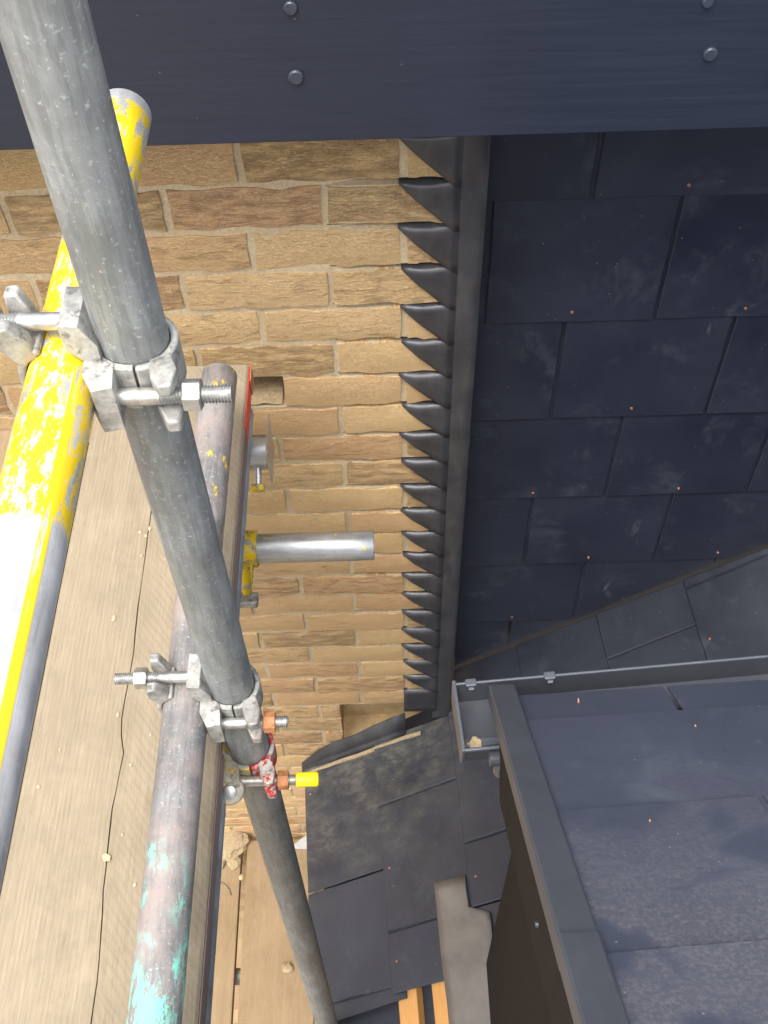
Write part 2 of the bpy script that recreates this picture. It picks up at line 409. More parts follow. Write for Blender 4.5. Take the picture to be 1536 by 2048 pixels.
def yel(t):                                # worn yellow band round the far half of the tube
    s = t.sep()
    chip = t.ramp(t.noise(120, 9, .8, t.map(scale=(1, .38, 1))), [(.515, 1), (.54, 0)])
    band = t.range(t.math('ADD', s[1], t.math('MULTIPLY', t.noise(40, 3, .6), .02)), -.858, -.852)
    end = t.range(s[1], -.416, -.422)
    # below the band only streaks of the paint are left along the sides
    dx = t.math('ADD', s[0], .218); dz = t.math('SUBTRACT', s[2], ZC - .513)
    an = t.math('ARCTAN2', dz, dx)
    st = t.math('MULTIPLY', t.range(t.math('ABSOLUTE', t.math('SUBTRACT', an, .80)), .17, .13), t.ramp(t.noise(60, 5, .7, t.map(scale=(1, .1, 1), loc=(3, 3, 3))), [(.40, 0), (.47, 1)]))
    return t.math('MULTIPLY', t.math('MAXIMUM', t.math('MULTIPLY', band, chip), st), end)
def teal(t):
    s = t.sep()
    chip = t.ramp(t.noise(110, 9, .8, t.map(scale=(1, .35, 1))), [(.495, 0), (.52, 1)])
    band = t.range(t.math('ADD', s[1], t.math('MULTIPLY', t.noise(30, 4, .6), .16)), -.80, -.86)
    lo = t.ramp(t.noise(13, 3, .5, t.map(loc=(7, 1, 2))), [(.38, 0), (.50, 1)])
    return t.math('MULTIPLY', t.math('MULTIPLY', chip, band), lo)
def teal_end(t):                           # yellow splashes near the far end
    s = t.sep()
    return t.math('MULTIPLY', t.ramp(t.noise(60, 5, .7, t.map(scale=(1, .4, 1), loc=(2, 9, 4))), [(.59, 0), (.62, 1)]), t.math('MULTIPLY', t.range(s[1], -.56, -.50), t.range(s[0], -.225, -.212)))
def specks(t): return t.math('MULTIPLY', t.ramp(t.noise(70, 4, .7), [(.66, 0), (.68, 1)]), .95)
YEL = (.72, .50, .010)
M['standard'] = mat_galv('galvanised_standard', (.30, .315, .31), .52, .35, 'Z', 0, (), .45)
M['yellow_tube'] = mat_galv('yellow_tube', (.60, .61, .62), .34, .40, 'Y', 0, ((YEL, yel),), .3)
M['teal_tube'] = mat_galv('teal_tube', (.27, .268, .262), .58, .3, 'Y', .75, (((.20, .62, .50), teal), (YEL, teal_end)), .55)
M['short_tube'] = mat_galv('short_tube', (.52, .54, .55), .38, .65, 'X', 0, ((YEL, specks),), .35)
M['blue_tube'] = mat_galv('blue_tube', (.36, .42, .47), .5, .4, 'Y')
M['cast'] = mat_cast('cast_coupler', (.42, .415, .385), None, .5, .22)
M['cast_yellow'] = mat_cast('cast_yellow', (.40, .38, .30), YEL, .35)
M['cast_dirty'] = mat_cast('cast_dirty', (.50, .47, .38), YEL, -.45)
M['cast_red'] = mat_cast('cast_red', (.55, .53, .48), (.55, .05, .04), .15)
M['bolt'] = mat_plain('bolt_steel', (.50, .50, .48), .36, .8, 120, .3)
M['rust'] = mat_plain('rusty_nut', (.40, .17, .07), .8, .1, 160, .4, .4)
M['yellow_cap'] = mat_plain('yellow_cap', (.85, .68, .01), .4, 0, 30, .06)
M['red_paint'] = mat_plain('red_paint', (.60, .045, .035), .5, 0, 60, .3)
M['board'] = mat_wood('scaffold_board')
M['board_old'] = mat_wood('old_board', (.235, .165, .092), (.29, .21, .125), (.14, .085, .045), False, 'Y', .35)
M['board_edge'] = mat_wood('board_edge', (.20, .15, .13), (.26, .20, .18), (.12, .08, .06), False, 'Y', .2)
M['crumb'] = mat_plain('mortar_crumb', (.44, .34, .21), .95, 0, 200, .3, .5)
M['chip'] = mat_plain('wood_chip', (.62, .38, .20), .8, 0, 120, .2)
M['grit'] = mat_plain('cement_grit', (.33, .25, .145), .97, 0, 180, .35, .8)
M['offcut'] = mat_plain('slate_offcut', (.42, .40, .38), .8, 0, 60, .15)
M['ground'] = mat_plain('ground', (.23, .19, .14), .95, 0, 3, .3, .5)
M['block'] = mat_plain('block_core', (.60, .44, .24), .95, 0, 30, .2, .4)
M['hollow'] = mat_plain('wall_core', (.20, .15, .10), .95)

# ------------------------------------------------------------------ setting: ground
gm = MB(); gm.add([(-150,-150,-ZC),(150,-150,-ZC),(150,150,-ZC),(-150,150,-ZC)], [(0,1,2,3)])
tag(gm.build('ground', M['ground'], fix=False), kind='structure')

# ------------------------------------------------------------------ brick pier and wall
XC = .1535                                  # right-hand corner of the brickwork
H0, CO = .84, .075                          # row 0 centre below the camera, course height
JX = .041                                   # perpend column of the even rows
XL = -.97
ROWS = range(-4, 38)
def bed(k): return -(H0 + CO * (k + .5))    # bed joint under row k
HOLES = [(6, 6, -.400, -.163), (22, 24, -.130, .140)]   # rows, x range of missing bricks

brick_wall = thing('brick_wall', (0, .05, -ZC), 'yellow stock brick wall with a lead edge beside the dark slates', 'brick wall')
def brick_mesh(i):
    r = random.Random(100 + i); mb = MB(); nx, nz = 8, 3; D = .09
    def P(a, b):
        x = a / nx - .5; z = b / nz - .5
        ex = 1 if a in (0, nx) else 0; ez = 1 if b in (0, nz) else 0
        y = -.0012 + .0028 * (ex or ez) + noise.noise(Vector((x*5 + i*9, z*3, i))) * .0028
        jx = (r.uniform(-.012, .006) if ex else 0) * (1 if x > 0 else -1)
        jz = (r.uniform(-.075, .045) if ez else 0) * (1 if z > 0 else -1)
        return (x + jx, y, z + jz)
    F = [[P(a, b) for b in range(nz+1)] for a in range(nx+1)]
    vs = [F[a][b] for a in range(nx+1) for b in range(nz+1)]; idx = lambda a, b: a*(nz+1) + b
    fs = [(idx(a,b), idx(a+1,b), idx(a+1,b+1), idx(a,b+1)) for a in range(nx) for b in range(nz)]
    ring = [idx(a,0) for a in range(nx+1)] + [idx(nx,b) for b in range(1,nz+1)] + [idx(a,nz) for a in range(nx-1,-1,-1)] + [idx(0,b) for b in range(nz-1,0,-1)]
    k = len(vs); vs += [(vs[q][0], D, vs[q][2]) for q in ring]; n = len(ring)
    for q in range(n):
        q2 = (q+1) % n; fs.append((ring[q2], ring[q], k+q, k+q2))
    fs.append(tuple(range(k, k+n))[::-1])
    me = bpy.data.meshes.new('brick'); me.from_pydata(vs, [], fs); me.materials.append(M['brick'])
    for p in me.polygons: p.use_smooth = True
    me.set_sharp_from_angle(angle=math.radians(50))
    return me
BM = [brick_mesh(i) for i in range(12)]
for k in ROWS:
    zc = -(H0 + CO * k); off = 0 if k % 2 == 0 else -.1125
    xs = [XC]; x = JX + off
    while x > XL: xs.append(x); x -= .225
    xs.append(XL)
    for a in range(len(xs)-1):
        x1 = xs[a] - (.005 if a else 0); x0 = xs[a+1] + .005
        segs = [(x0, x1)]
        for (k0, k1, h0, h1) in HOLES:
            if k0 <= k <= k1:
                ns = []
                for (s0, s1) in segs:
                    if s1 <= h0 or s0 >= h1: ns.append((s0, s1))
                    else:
                        if h0 - s0 > .025: ns.append((s0, h0))
                        if s1 - h1 > .025: ns.append((h1, s1))
                segs = ns
        for (s0, s1) in segs:
            if s1 - s0 < .012: continue
            b = bpy.data.objects.new('brick', rnd.choice(BM)); col.objects.link(b)
            b.location = Vector(((s0+s1)/2, rnd.uniform(-.0015, .0015) + (.0 if a else 0), zc + rnd.uniform(-.0008, .0008))) + OFF
            b.scale = (s1 - s0, 1, .0655 + rnd.uniform(-.0015, .0015)); b.rotation_euler = (0, rnd.uniform(-.004, .004), 0)
            child(b, brick_wall)
# mortar: one sheet a few mm behind the brick faces, with pockets where bricks are missing
mb = MB(); YM = .0042
xsn = sorted(set([XL, XC - .002, -.400, -.163, -.130, .140] + [XL + i*.045 for i in range(int((XC-XL)/.045))]))
zsn = sorted(set([bed(-5), bed(37)] + [bed(k) + d for k in range(-4, 37) for d in (-.0056, -.0035, .0035, .0056)] + [bed(k) for k in (5, 6, 21, 24)]))
def hole_at(x, z):
    for (k0, k1, h0, h1) in HOLES:
        if h0 < x < h1 and bed(k1) < z < bed(k0-1): return True
    return False
vid = {}
def gv(x, z):
    key = (round(x, 5), round(z, 5))
    if key not in vid:
        vid[key] = len(mb.v); kk = (-z - H0)/CO - .5
        raked = -.045 < x < .129 and abs(kk - round(kk))*CO < .004 and -1 <= round(kk) <= 20
        mb.v.append(Vector((x, .017 if raked else YM + .0022*noise.noise(Vector((x*30, z*30, 3))), z)))
    return vid[key]
for i in range(len(xsn)-1):
    for j in range(len(zsn)-1):
        if hole_at((xsn[i]+xsn[i+1])/2, (zsn[j]+zsn[j+1])/2): continue
        mb.f.append((gv(xsn[i], zsn[j]), gv(xsn[i+1], zsn[j]), gv(xsn[i+1], zsn[j+1]), gv(xsn[i], zsn[j+1])))
mb.build('mortar', M['mortar'], brick_wall, 60, fix=False)
for hi, (k0, k1, h0, h1) in enumerate(HOLES):
    mb = MB(); z0, z1 = bed(k1), bed(k0-1); d = .085 if hi else .1
    mb.add([(h0,YM,z0),(h1,YM,z0),(h1,YM,z1),(h0,YM,z1),(h0,d,z0),(h1,d,z0),(h1,d,z1),(h0,d,z1)], [(0,1,5,4),(1,2,6,5),(2,3,7,6),(3,0,4,7),(4,5,6,7)])
    mb.build('brick_pocket', M['block'] if hi else M['mortar'], brick_wall, fix=False)
mb = MB()                                   # return face, core and the wall further along and below
mb.box((XL, .125, bed(37)), (XC-.002, .26, bed(-5))); mb.add([(XC-.002,YM,bed(37)),(XC-.002,.13,bed(37)),(XC-.002,.13,bed(-5)),(XC-.002,YM,bed(-5))], [(0,1,2,3)])
mb.build('wall_core', M['mortar'], brick_wall)
mb = MB(); mb.box((-4, .002, -ZC), (XL, .26, bed(-5)))
mb.build('wall_beyond', M['far_brick'], brick_wall)
mb = MB(); mb.box((XL, .004, -ZC), (XC, .26, bed(37)))
mb.build('wall_below', M['far_brick'], brick_wall)
# mortar left in the pocket behind the board
mb = MB(); rr = random.Random(5); vs = []; n = 14; mm = 5
for i in range(n+1):
    for j in range(mm+1):
        x = -.395 + .225*i/n; y = .006 + .09*j/mm
        vs.append((x, y, bed(6) + .004 +   .030*(j/mm)**1.3*(.75+.5*noise.noise(Vector((x*30, y*40, 0)))) + rr.uniform(0, .006)))
mb.add(vs, [(i*(mm+1)+j, (i+1)*(mm+1)+j, (i+1)*(mm+1)+j+1, i*(mm+1)+j+1) for i in range(n) for j in range(mm)])
tag(mb.build('cement_droppings', M['grit'], None, 30, fix=False), 'crumbly cement droppings in the open brick pocket by the board end', 'cement', kind='stuff')

# ------------------------------------------------------------------ lead step flashing on the pier edge
flash = thing('step_flashing', (.1, -.004, -2.53), 'dark lead step flashing with saw teeth down the brick pier edge', 'flashing')
XT, XR = .034, .109
for k in range(-1, 21):
    mb = MB(); zt = bed(k) - .001; r = random.Random(k + 50); nx, nz = 7, 7
    tipx = XT + r.uniform(-.003, .003); vs = []
    for i in range(nx+1):
        x = tipx + (XR + .012 - tipx) * i/nx
        if k == 20: hgt = .105
        else: hgt = .0015 + (x - tipx) * (CO / (XR - tipx))
        hgt = min(hgt, .105 if k == 20 else CO + .012)
        bul = .0016 * math.sin(math.pi * min(1, (i+.6)/nx)) + r.uniform(0, .0005); sc_ = min(1, hgt/.022)
        for j in range(nz+1):
            if j == 0: y, z = .014, zt + .0015
            elif j == 1: y, z = .003, zt + .0022
            elif j == 2: y, z = .001 - (.0050 + bul*.5)*sc_, zt - min(.0012, hgt*.2)
            elif j == 3: y, z = .001 - (.0076 + bul*.5)*sc_, zt - min(.0058, hgt*.4)
            else:
                q = (j-3)/(nz-3); z = zt - min(.0058, hgt*.4) - max(.0005, hgt - min(.0058, hgt*.4)) * q
                y = .001 - (.0076 + bul*.5*(1-q)**3)*sc_
                y += .0012*noise.noise(Vector((x*45, k*7, z*45)))
            if x > XR - .020 and j: q_ = min(1, (x - XR + .020)/.022); y = y*(1-q_) + (-.0068)*q_
            vs.append((x, y, z))
    mb.add(vs, [(i*(nz+1)+j, i*(nz+1)+j+1, (i+1)*(nz+1)+j+1, (i+1)*(nz+1)+j) for i in range(nx) for j in range(nz)])
    mb.build('flashing_step', M['lead'], flash, 70, solid=.0008, fix=False)
mb = MB(); vs = []; prof = [(XR+.002, -.0044), (XR+.008, -.0054), (XR+.022, -.0060), (XR+.034, -.0060), (XC-.004, -.0062), (XC+.002, -.0050), (XC+.0045, -.0015), (XC+.005, .004), (XC+.005, .03), (XC+.005, .10)]
zt, zb = bed(-2), -2.536; nz = 110
for j in range(nz+1):
    z = zt + (zb - zt)*j/nz
    for i, (x, y) in enumerate(prof):
        g = .0014*noise.noise(Vector((x*20, 1.3, z*14)))*(0.1, .15, .35, .8, 1, 1, 1, 1, 1, 1)[i] + .0004*math.sin(2*math.pi*(z/CO))*(1 if i < 3 else .2)
        vs.append((x, y + (g if i < 6 else 0), z - (.012*noise.noise(Vector((x*9, 4, 0))) if j == nz else 0)))
n = len(prof)
mb.add(vs, [(j*n+i, j*n+i+1, (j+1)*n+i+1, (j+1)*n+i) for j in range(nz) for i in range(n-1)])
mb.build('flashing_strip', M['lead'], flash, 70, solid=.0018, fix=False)

# ------------------------------------------------------------------ vertical slate cladding beside the pier
YS = .13
RP, RYAW, RZ0 = math.radians(37.5), math.radians(-3), -2.636
EX = Vector((math.cos(RYAW), -math.sin(RYAW), 0)); TP = math.tan(RP)
U = (EX + Vector((0, 0, TP))).normalized(); V = Vector((math.sin(RYAW), math.cos(RYAW), 0)); NR = U.cross(V).normalized()
RO = Vector((0, 0, RZ0))
def roof_z(x, y): return RZ0 + TP * (x*EX.x + y*EX.y)

def slab(poly, f, N, th, c=.0025):           # ragged slate with a dressed, chamfered upper edge
    mb = MB(); n = len(poly); cx = sum(p[0] for p in poly)/n; cy = sum(p[1] for p in poly)/n
    sg = lambda v: max(-1, min(1, v/.012))
    ins = [(p[0] + c*sg(cx-p[0]), p[1] + c*sg(cy-p[1])) for p in poly]
    N = Vector(N); top = [Vector(f(p)) for p in ins]; mid = [Vector(f(p)) - N*(c*.9) for p in poly]; bot = [Vector(f(p)) - N*th for p in poly]
    fs = [tuple(range(n)), tuple(range(2*n, 3*n))[::-1]]
    for i in range(n):
        j = (i+1) % n; fs += [(i, n+i, n+j, j), (n+i, 2*n+i, 2*n+j, n+j)]
    return mb.add(top + mid + bot, fs)

def rivet(parent, p, nrm):
    p = Vector(p); nrm = Vector(nrm).normalized(); mb = MB()
    side = Vector((rnd.uniform(-.4, .4), rnd.uniform(-.4, .4), rnd.uniform(-.6, .2)))
    mb.sweep([p - nrm*.001, p + nrm*.0008, p + nrm*.0009], [.0030, .0027, .0011], 10)
    tip = p + nrm*.0035 + side*.003
    mb.sweep([p + nrm*.0005, tip], [.0011, .0010], 8)
    return mb.build('rivet', M['copper'], parent, 40)

clad = thing('slate_cladding', (.8, .16, -2.6), 'vertical wall of dark blue-grey slates under the fascia', 'slate wall')
TAILS = [-.755, -1.003, -1.257, -1.506, -1.756, -2.005, -2.255, -2.505]
PH = [.480, .337, .482, .327, .470, .319, .466, .310]
for k, tz in enumerate(TAILS):
    x = PH[k] - .3
    while x < 1.75:
        g = .0028 + rnd.uniform(0, .0014)
        poly = [(x+g, tz), (x+.3-g, tz), (x+.3-g, tz+.505), (x+g, tz+.505)]
        if poly[0][0] < XC + .008: poly = clip(poly, (-1, 0), -(XC+.008))
        # cut the foot to the slope of the lower roof
        a = roof_z(0, YS) + .012
        poly = clip(poly, (TP*EX.x, -1), -a) if poly else poly
        if len(poly) > 2:
            x0 = min(p[0] for p in poly); x1 = max(p[0] for p in poly)
            if x1 - x0 > .02:
                poly = rough(poly); tilt = rnd.uniform(-.0012, .0012); dp = rnd.uniform(0, .001)
                f = lambda p: (p[0], YS - .010 - dp + (p[1]-tz)/.505*.0115 + tilt*(p[0]-x)/.3, p[1])
                s = slab(poly, f, (0, -1, 0), .005, .0018).build('slate', M['slate_wall'], clad)
                rx = x + .15 + rnd.uniform(-.006, .006); rz = tz + .022 + rnd.uniform(-.004, .004)
                if x0 + .02 < rx < x1 - .02 and rz > roof_z(rx, YS) + .03: rivet(s, (rx, f((rx, rz))[1], rz), (0, -1, 0))
        x += .3
mb = MB(); mb.box((XC+.002, YS+.012, -ZC), (1.75, .26, -.4)); mb.build('backing_board', M['membrane'], clad)
mb = MB(); mb.box((XC+.007, .06, -2.56), (XC+.014, YS-.002, -2.33)); mb.build('edge_batten', M['batten'], clad)

# ------------------------------------------------------------------ eaves: fascia, soffit
YF = -.15
eaves = thing('eaves', (0, YF, -.72), 'dark navy fascia board across the top with round screw caps', 'fascia')
FB = -.712
mb = MB(); mb.box((-2.5, YF, FB), (2.5, YF+.018, -.42)); mb.build('fascia_board', M['fascia'], eaves, bevel=.0015)
mb = MB(); mb.box((-2.5, YF+.019, FB+.012), (2.5, .25, FB+.022)); mb.build('soffit', M['trim'], eaves)
mb = MB(); mb.prism([(-2.5, YF-.03, -.40), (2.5, YF-.03, -.40), (2.5, 2.2, 1.35), (-2.5, 2.2, 1.35)], (0, .02, -.025)); mb.build('roof_deck', M['slate_wall'], eaves)
for (px, py, r) in [(592, 153, .0085), (1420, 107, .0078), (581, 15, .0075), (1415, 3, .006), (-240, 200, .008)]:
    p = on(px, py, (0, 1, 0), YF); mb = MB()
    mb.sweep([p + Vector((0, .001, 0)), p + Vector((0, -.0028, 0)), p + Vector((0, -.0042, 0)), p + Vector((0, -.0036, 0))], [r, r, r*.82, r*.6], 20)
    mb.build('screw_cap', M['screw'], eaves, 30)

# ------------------------------------------------------------------ lower slate roof (slopes down to the left)
roof = thing('lower_roof', (.3, -.6, -2.8), 'slate roof slope running down to the left below the brick pier', 'slate roof')
def rp(u, v, n=0): return RO + U*u + V*v + NR*n
def rslate(u0, u1, vs_, cl, thick=.0060, lift=0.0):
    # one course: tails along u0, joints at the v values
    for v1, v0 in zip(vs_[:-1], vs_[1:]):
        g = .0018
        poly = [(u0, v0+g), (u1+.25, v0+g), (u1+.25, v1-g), (u0, v1-g)]
        if cl is not None:                 # trim against the wall: y <= cl
            poly = clip(poly, (U.y, V.y), cl)
        if len(poly) < 3: continue
        poly = rough(poly); dp = rnd.uniform(0, .001)
        f = lambda p: rp(p[0], p[1], lift + .0135 + dp - (p[0]-u0)/.5*.0135)
        s = slab(poly, f, NR, thick, .003).build('slate', M['slate_roof'], roof)
        vm = (v0+v1)/2 + rnd.uniform(-.01, .01)
        if (rp(u0+.022, vm)).y < (cl if cl is not None else 9) - .02: rivet(s, f((u0+.022, vm)), NR)
US = [-.306, -.052, .200, .432, .667, .900, 1.14, 1.38, 1.62]
VS = [[.2, -.352, -.635], [.2, -.19, -.51, -.652], [.2, -.36, -.513], [.2, -.20, -.5, -.8, -1.1, -1.4], [.4, -.045, -.35, -.65, -.95, -1.4],
      [.4, .05, -.25, -.55, -.85, -1.15, -1.4], [.4, -.1, -.4, -.7, -1, -1.4], [.4, .05, -.25, -.55, -.85, -1.15, -1.4]]
for i in range(8):
    rslate(US[i], US[i+1], VS[i], -.006 if i < 2 else .113)
# doubled slate under the lower edge
poly = rough([(-.285, -.676), (-.02, -.664), (-.02, -.40), (-.285, -.40)]); mb = MB()
mb.prism([rp(a, b, .0015) for a, b in poly], NR * -.0045); mb.build('slate', M['slate_roof'], roof)
mb = MB(); mb.prism([rp(-.29, -1.6, -.034), rp(1.9, -1.6, -.034), rp(1.9, .05, -.034), rp(-.29, .05, -.034)], NR * -.006); mb.build('underlay', M['membrane'], roof)
for (u0, u1) in [(-.051, .004), (.049, .101), (.32, .37), (.56, .61)]:
    mb = MB(); mb.prism([rp(u0, -1.6, -.0335), rp(u1, -1.6, -.0335), rp(u1, -.56, -.0335), rp(u0, -.56, -.0335)], NR * .025); mb.build('batten', M['batten'], roof, bevel=.0015)
# upstand soaker against the brick face
mb = MB(); A = lambda x, y, dz: Vector((x, y, roof_z(x, 0) + dz))
prof = []
xs_ = [-.255, -.2, -.15, -.10, -.05, 0, .04]
top = [.030, .075, .085, .082, .095, .10, .10]
vs = []
for x, t_ in zip(xs_, top):
    vs += [A(x, -.035, -.004), A(x, -.012, .020), A(x, -.0075, .030 + .004*math.sin(x*60)), A(x, -.005, t_ + .012)]
mb.add(vs, [(4*i+j, 4*i+4+j, 4*i+5+j, 4*i+1+j) for i in range(len(xs_)-1) for j in range(3)])
tag(mb.build('lead_soaker', M['lead'], None, 60, solid=.0025, fix=False), 'dirty lead upstand between the brick wall and the lower slates', 'flashing')
# mortar pointing squeezed along the joint
mb = MB(); vs = []; nn = 24
for i in range(nn+1):
    u = -.30 + .40*i/nn; b = .003 + .004*abs(noise.noise(Vector((u*20, 3, 1))))
    y0 = -.030 + .004*noise.noise(Vector((u*14, 7, 2)))
    x = u*U.x
    z = roof_z(x, y0) + .0150
    vs += [(x, y0+.005, z + .004), (x, y0, z+.002), (x, y0-b, z - .003)]
mb.add(vs, [(3*i+j, 3*i+3+j, 3*i+4+j, 3*i+1+j) for i in range(nn) for j in range(2)])
tag(mb.build('mortar_pointing', M['grit'], None, 50, solid=.002, fix=False), 'thin sandy mortar line smeared where slates meet the lead', 'mortar')
# pale lead strip on the slates beside the dormer
mb = MB(); nu, nv = 6, 40; vs = []
for j in range(nv+1):
    v = -.428 - 1.0*j/nv
    for i in range(nu+1):
        wd = .092 + .054*max(0, min(1, (-v-.512)/.012)); u = .10 + wd * i/nu
        nn_ = .0125 + .0016*noise.noise(Vector((u*22, v*16, 2))) - max(0, (-v-.63))*.04
        if j == 0: nn_ -= .0015
        vs.append(rp(u + .003*noise.noise(Vector((v*14, i, 8))) + (v+.43)*.02*0, v - .04*(i/nu)*.12, nn_))
mb.add(vs, [(j*(nu+1)+i, (j+1)*(nu+1)+i, (j+1)*(nu+1)+i+1, j*(nu+1)+i+1) for j in range(nv) for i in range(nu)])
tag(mb.build('lead_strip', M['lead_pale'], None, 60, solid=.0015, fix=False), 'pale grey lead strip lying down the slates beside the dormer cheek', 'flashing')

# ------------------------------------------------------------------ small dormer with slates falling towards the wall
DPITCH = math.radians(40); TD = math.tan(DPITCH); DK = -.748
def dz(y): return DK - TD * (y + DC)
DS = Vector((0, math.cos(DPITCH), -math.sin(DPITCH))); DNr = Vector((0, math.sin(DPITCH), math.cos(DPITCH)))
def dp_(x, y, n=0): return Vector((x, y, dz(y))) + DNr*n
YAWD = math.radians(3.8)
dormer = thing('dormer', (.15, -.70, -2.5), 'small dark slated dormer with a grey verge trim at lower right', 'dormer')
DT = [-.578, -.648, -.829, -1.014, -1.199, -1.384]       # tails (y)
DJ = [[.150, .386, .686, .986, 1.286, 1.7], [.150, .565, .865, 1.165, 1.465, 1.7], [.150, .403, .703, 1.003, 1.303, 1.7], [.150, .565, .865, 1.165, 1.465, 1.7],
      [.150, .403, .703, 1.003, 1.303, 1.7], [.150, .565, .865, 1.165, 1.465, 1.7]]
for k, ty in enumerate(DT):
    yh = max(ty - .42, -1.60) if k else ty - .30
    for a, b in zip(DJ[k][:-1], DJ[k][1:]):
        g = .0036
        L = (ty - yh)
        poly = rough([(a+g, ty), (b-g, ty), (b-g, yh), (a+g, yh)])
        base = .0085 if k else .004
        f = lambda p: dp_(p[0], p[1] + (p[0]-.15)*math.tan(YAWD), base - (ty - p[1])/.42*(.0095 if k else .004))
        s = slab(poly, f, DNr, .0045, .0018).build('slate', M['slate_dormer'], dormer)
        if a > .39: rivet(s, f(((a+b)/2, ty - .012)), DNr)
for (px, py) in [(1157, 1402), (1300, 1646), (1391, 1455)]:
    p = on(px, py, (0, TD, 1), DK - TD*DC + .006/math.cos(DPITCH))
    mb = MB(); mb.sweep([p - DNr*.002, p + DNr*.0035 + DS*.001], [.0013, .0011], 8); mb.build('rivet', M['copper'], dormer)
mb = MB(); mb.prism([dp_(.16, -.60, -.008), dp_(1.7, -.60, -.008), dp_(1.7, -1.60, -.008), dp_(.16, -1.60, -.008)], DNr * -.03); mb.build('roof_deck', M['membrane'], dormer)
# far slope behind the ridge
rz = dz(-1.60); mb = MB(); mb.prism([(.15, -1.60, rz-.01), (1.7, -1.60, rz-.01), (1.7, -2.1, rz-.44), (.15, -2.1, rz-.44)], (0, .02, -.03)); mb.build('rear_slope', M['slate_dormer'], dormer)
# verge: two overlapping trim lengths with a rolled outer edge, then the barge board
for (ya, yb, lift) in [(-.565, -1.012, .0100), (-1.000, -1.60, .0122)]:
    pr = [(.175, .0010), (.173, .0032), (.158, .0034), (.142, .0032), (.1395, .0015), (.139, -.020), (.1415, -.020)]
    mb = MB(); vs = []
    for y in (ya, (ya+yb)/2, yb):
        for (x, n) in pr: vs.append(dp_(x, y, n + lift))
    n = len(pr); fs = [(j*n+i, j*n+i+1, (j+1)*n+i+1, (j+1)*n+i) for j in range(2) for i in range(n-1)]
    mb.add(vs, fs); mb.build('verge_trim', M['trim'], dormer, solid=.0018, fix=False)
mb = MB(); mb.prism([dp_(.150, -.585, -.012), dp_(.150, -1.60, -.012), dp_(.150, -1.60, -.15), dp_(.150, -.585, -.15)], (.016, 0, 0)); mb.build('barge_board', M['cheek'], dormer, bevel=.001)
p = dp_(.150, -.86, -.10); mb = MB(); mb.sweep([p, p + Vector((-.003, 0, 0))], [.004, .003], 12); mb.build('barge_screw', M['screw'], dormer)
ya, yb = -.63, -1.9; pts = [(.200, ya, dz(ya)-.03), (.200, -1.6, dz(-1.6)-.03), (.200, yb, dz(-1.6)-.30), (.200, yb, roof_z(.2, yb)-.02), (.200, ya, roof_z(.2, ya)-.02)]
mb = MB(); mb.prism(pts, (.06, 0, 0)); mb.build('cheek_wall', M['cheek'], dormer)
mb = MB(); mb.prism([(.26, ya, dz(ya)-.05), (1.7, ya, dz(ya)-.05), (1.7, ya, roof_z(1.7, ya)-.02), (.26, ya, roof_z(.26, ya)-.02)], (0, -.05, 0)); mb.build('eaves_wall', M['cheek'], dormer)
mb = MB(); mb.prism([on(a, b, (1, 0, 0), .196) for a, b in [(1085, 2075), (1142, 2008), (1190, 2040), (1250, 2200), (1120, 2200)]], (.004, 0, 0)); mb.build('corner_trim', M['offcut'], dormer)

# ------------------------------------------------------------------ square gutter
gut = thing('gutter', (.11, -.58, -1.44), 'dark plastic square gutter along the dormer eaves with a light lip', 'gutter')
gut.rotation_euler.z = YAWD
GZ, GB, YFa, YNe, GX0, GX1 = -1.352, -1.398, -.530, -.630, .098, 1.7
mb = MB(); mb.add([(GX0,YFa,GZ),(GX1,YFa,GZ),(GX0,YFa-.004,GB),(GX1,YFa-.004,GB),(GX0,YNe+.004,GB),(GX1,YNe+.004,GB),(GX0,YNe,GZ),(GX1,YNe,GZ)], [(0,1,3,2),(2,3,5,4),(4,5,7,6)])
mb.build('trough', M['gutter'], gut, solid=.0025, fix=False)
mb = MB(); mb.box((GX0, YFa-.001, GZ-.004), (GX1, YFa+.003, GZ+.002)); mb.build('lip', M['gutter_lip'], gut, bevel=.0015)
mb = MB(); mb.prism([(GX0-.0035, YFa+.006, GZ+.0035), (GX0-.0035, YNe-.004, GZ+.0035), (GX0-.0035, YNe, GB-.002), (GX0-.0035, YFa, GB-.002)], (.005, 0, 0)); mb.build('stop_end', M['gutter_lip'], gut, bevel=.001)
mb = MB(); mb.box((GX0, YNe-.004, GZ-.004), (.20, YNe+.001, GZ+.003)); mb.build('lip', M['gutter_lip'], gut, bevel=.0015)
mb = MB(); mb.box((GX0+.004, YNe+.022, GB+.0015), (.30, YNe+.034, GB+.0045)); mb.build('joint_seal', M['gutter_lip'], gut, bevel=.001)
for px in (945, 1104):
    p = on(px, 1355, (0, 0, 1), GZ); x = p.x; mb = MB()
    mb.box((x-.008, YFa-.006, GZ-.001), (x+.008, YFa+.006, GZ+.005)); mb.box((x-.006, YFa+.0035, GZ-.03), (x+.006, YFa+.007, GZ+.003))
    mb.box((x-.0045, YFa-.011, GZ-.002), (x+.0045, YFa-.0055, GZ+.002)); mb.build('bracket_clip', M['gutter_lip'], gut, bevel=.002)
mb = MB(); x = .150
mb.sweep([(x-.018, YNe-.012, GZ-.012), (x+.02, YNe-.012, GZ-.012)], [.011, .011], 16); mb.sweep([(x, YNe-.010, GZ-.004), (x, YNe-.014, GZ-.02), (x, YNe-.016, GZ-.05)], [.010, .012, .011], 16)
mb.build('outlet_elbow', M['gutter'], gut, 40)
mb = MB(); r = random.Random(3); p0 = Vector((.120, -.604, GB+.0035)); pl = []
for i in range(14):
    a = i/14*2*math.pi; q = .011*(1 + .3*r.uniform(-1, 1)); pl.append(p0 + Vector((q*math.cos(a), q*.95*math.sin(a), 0)))
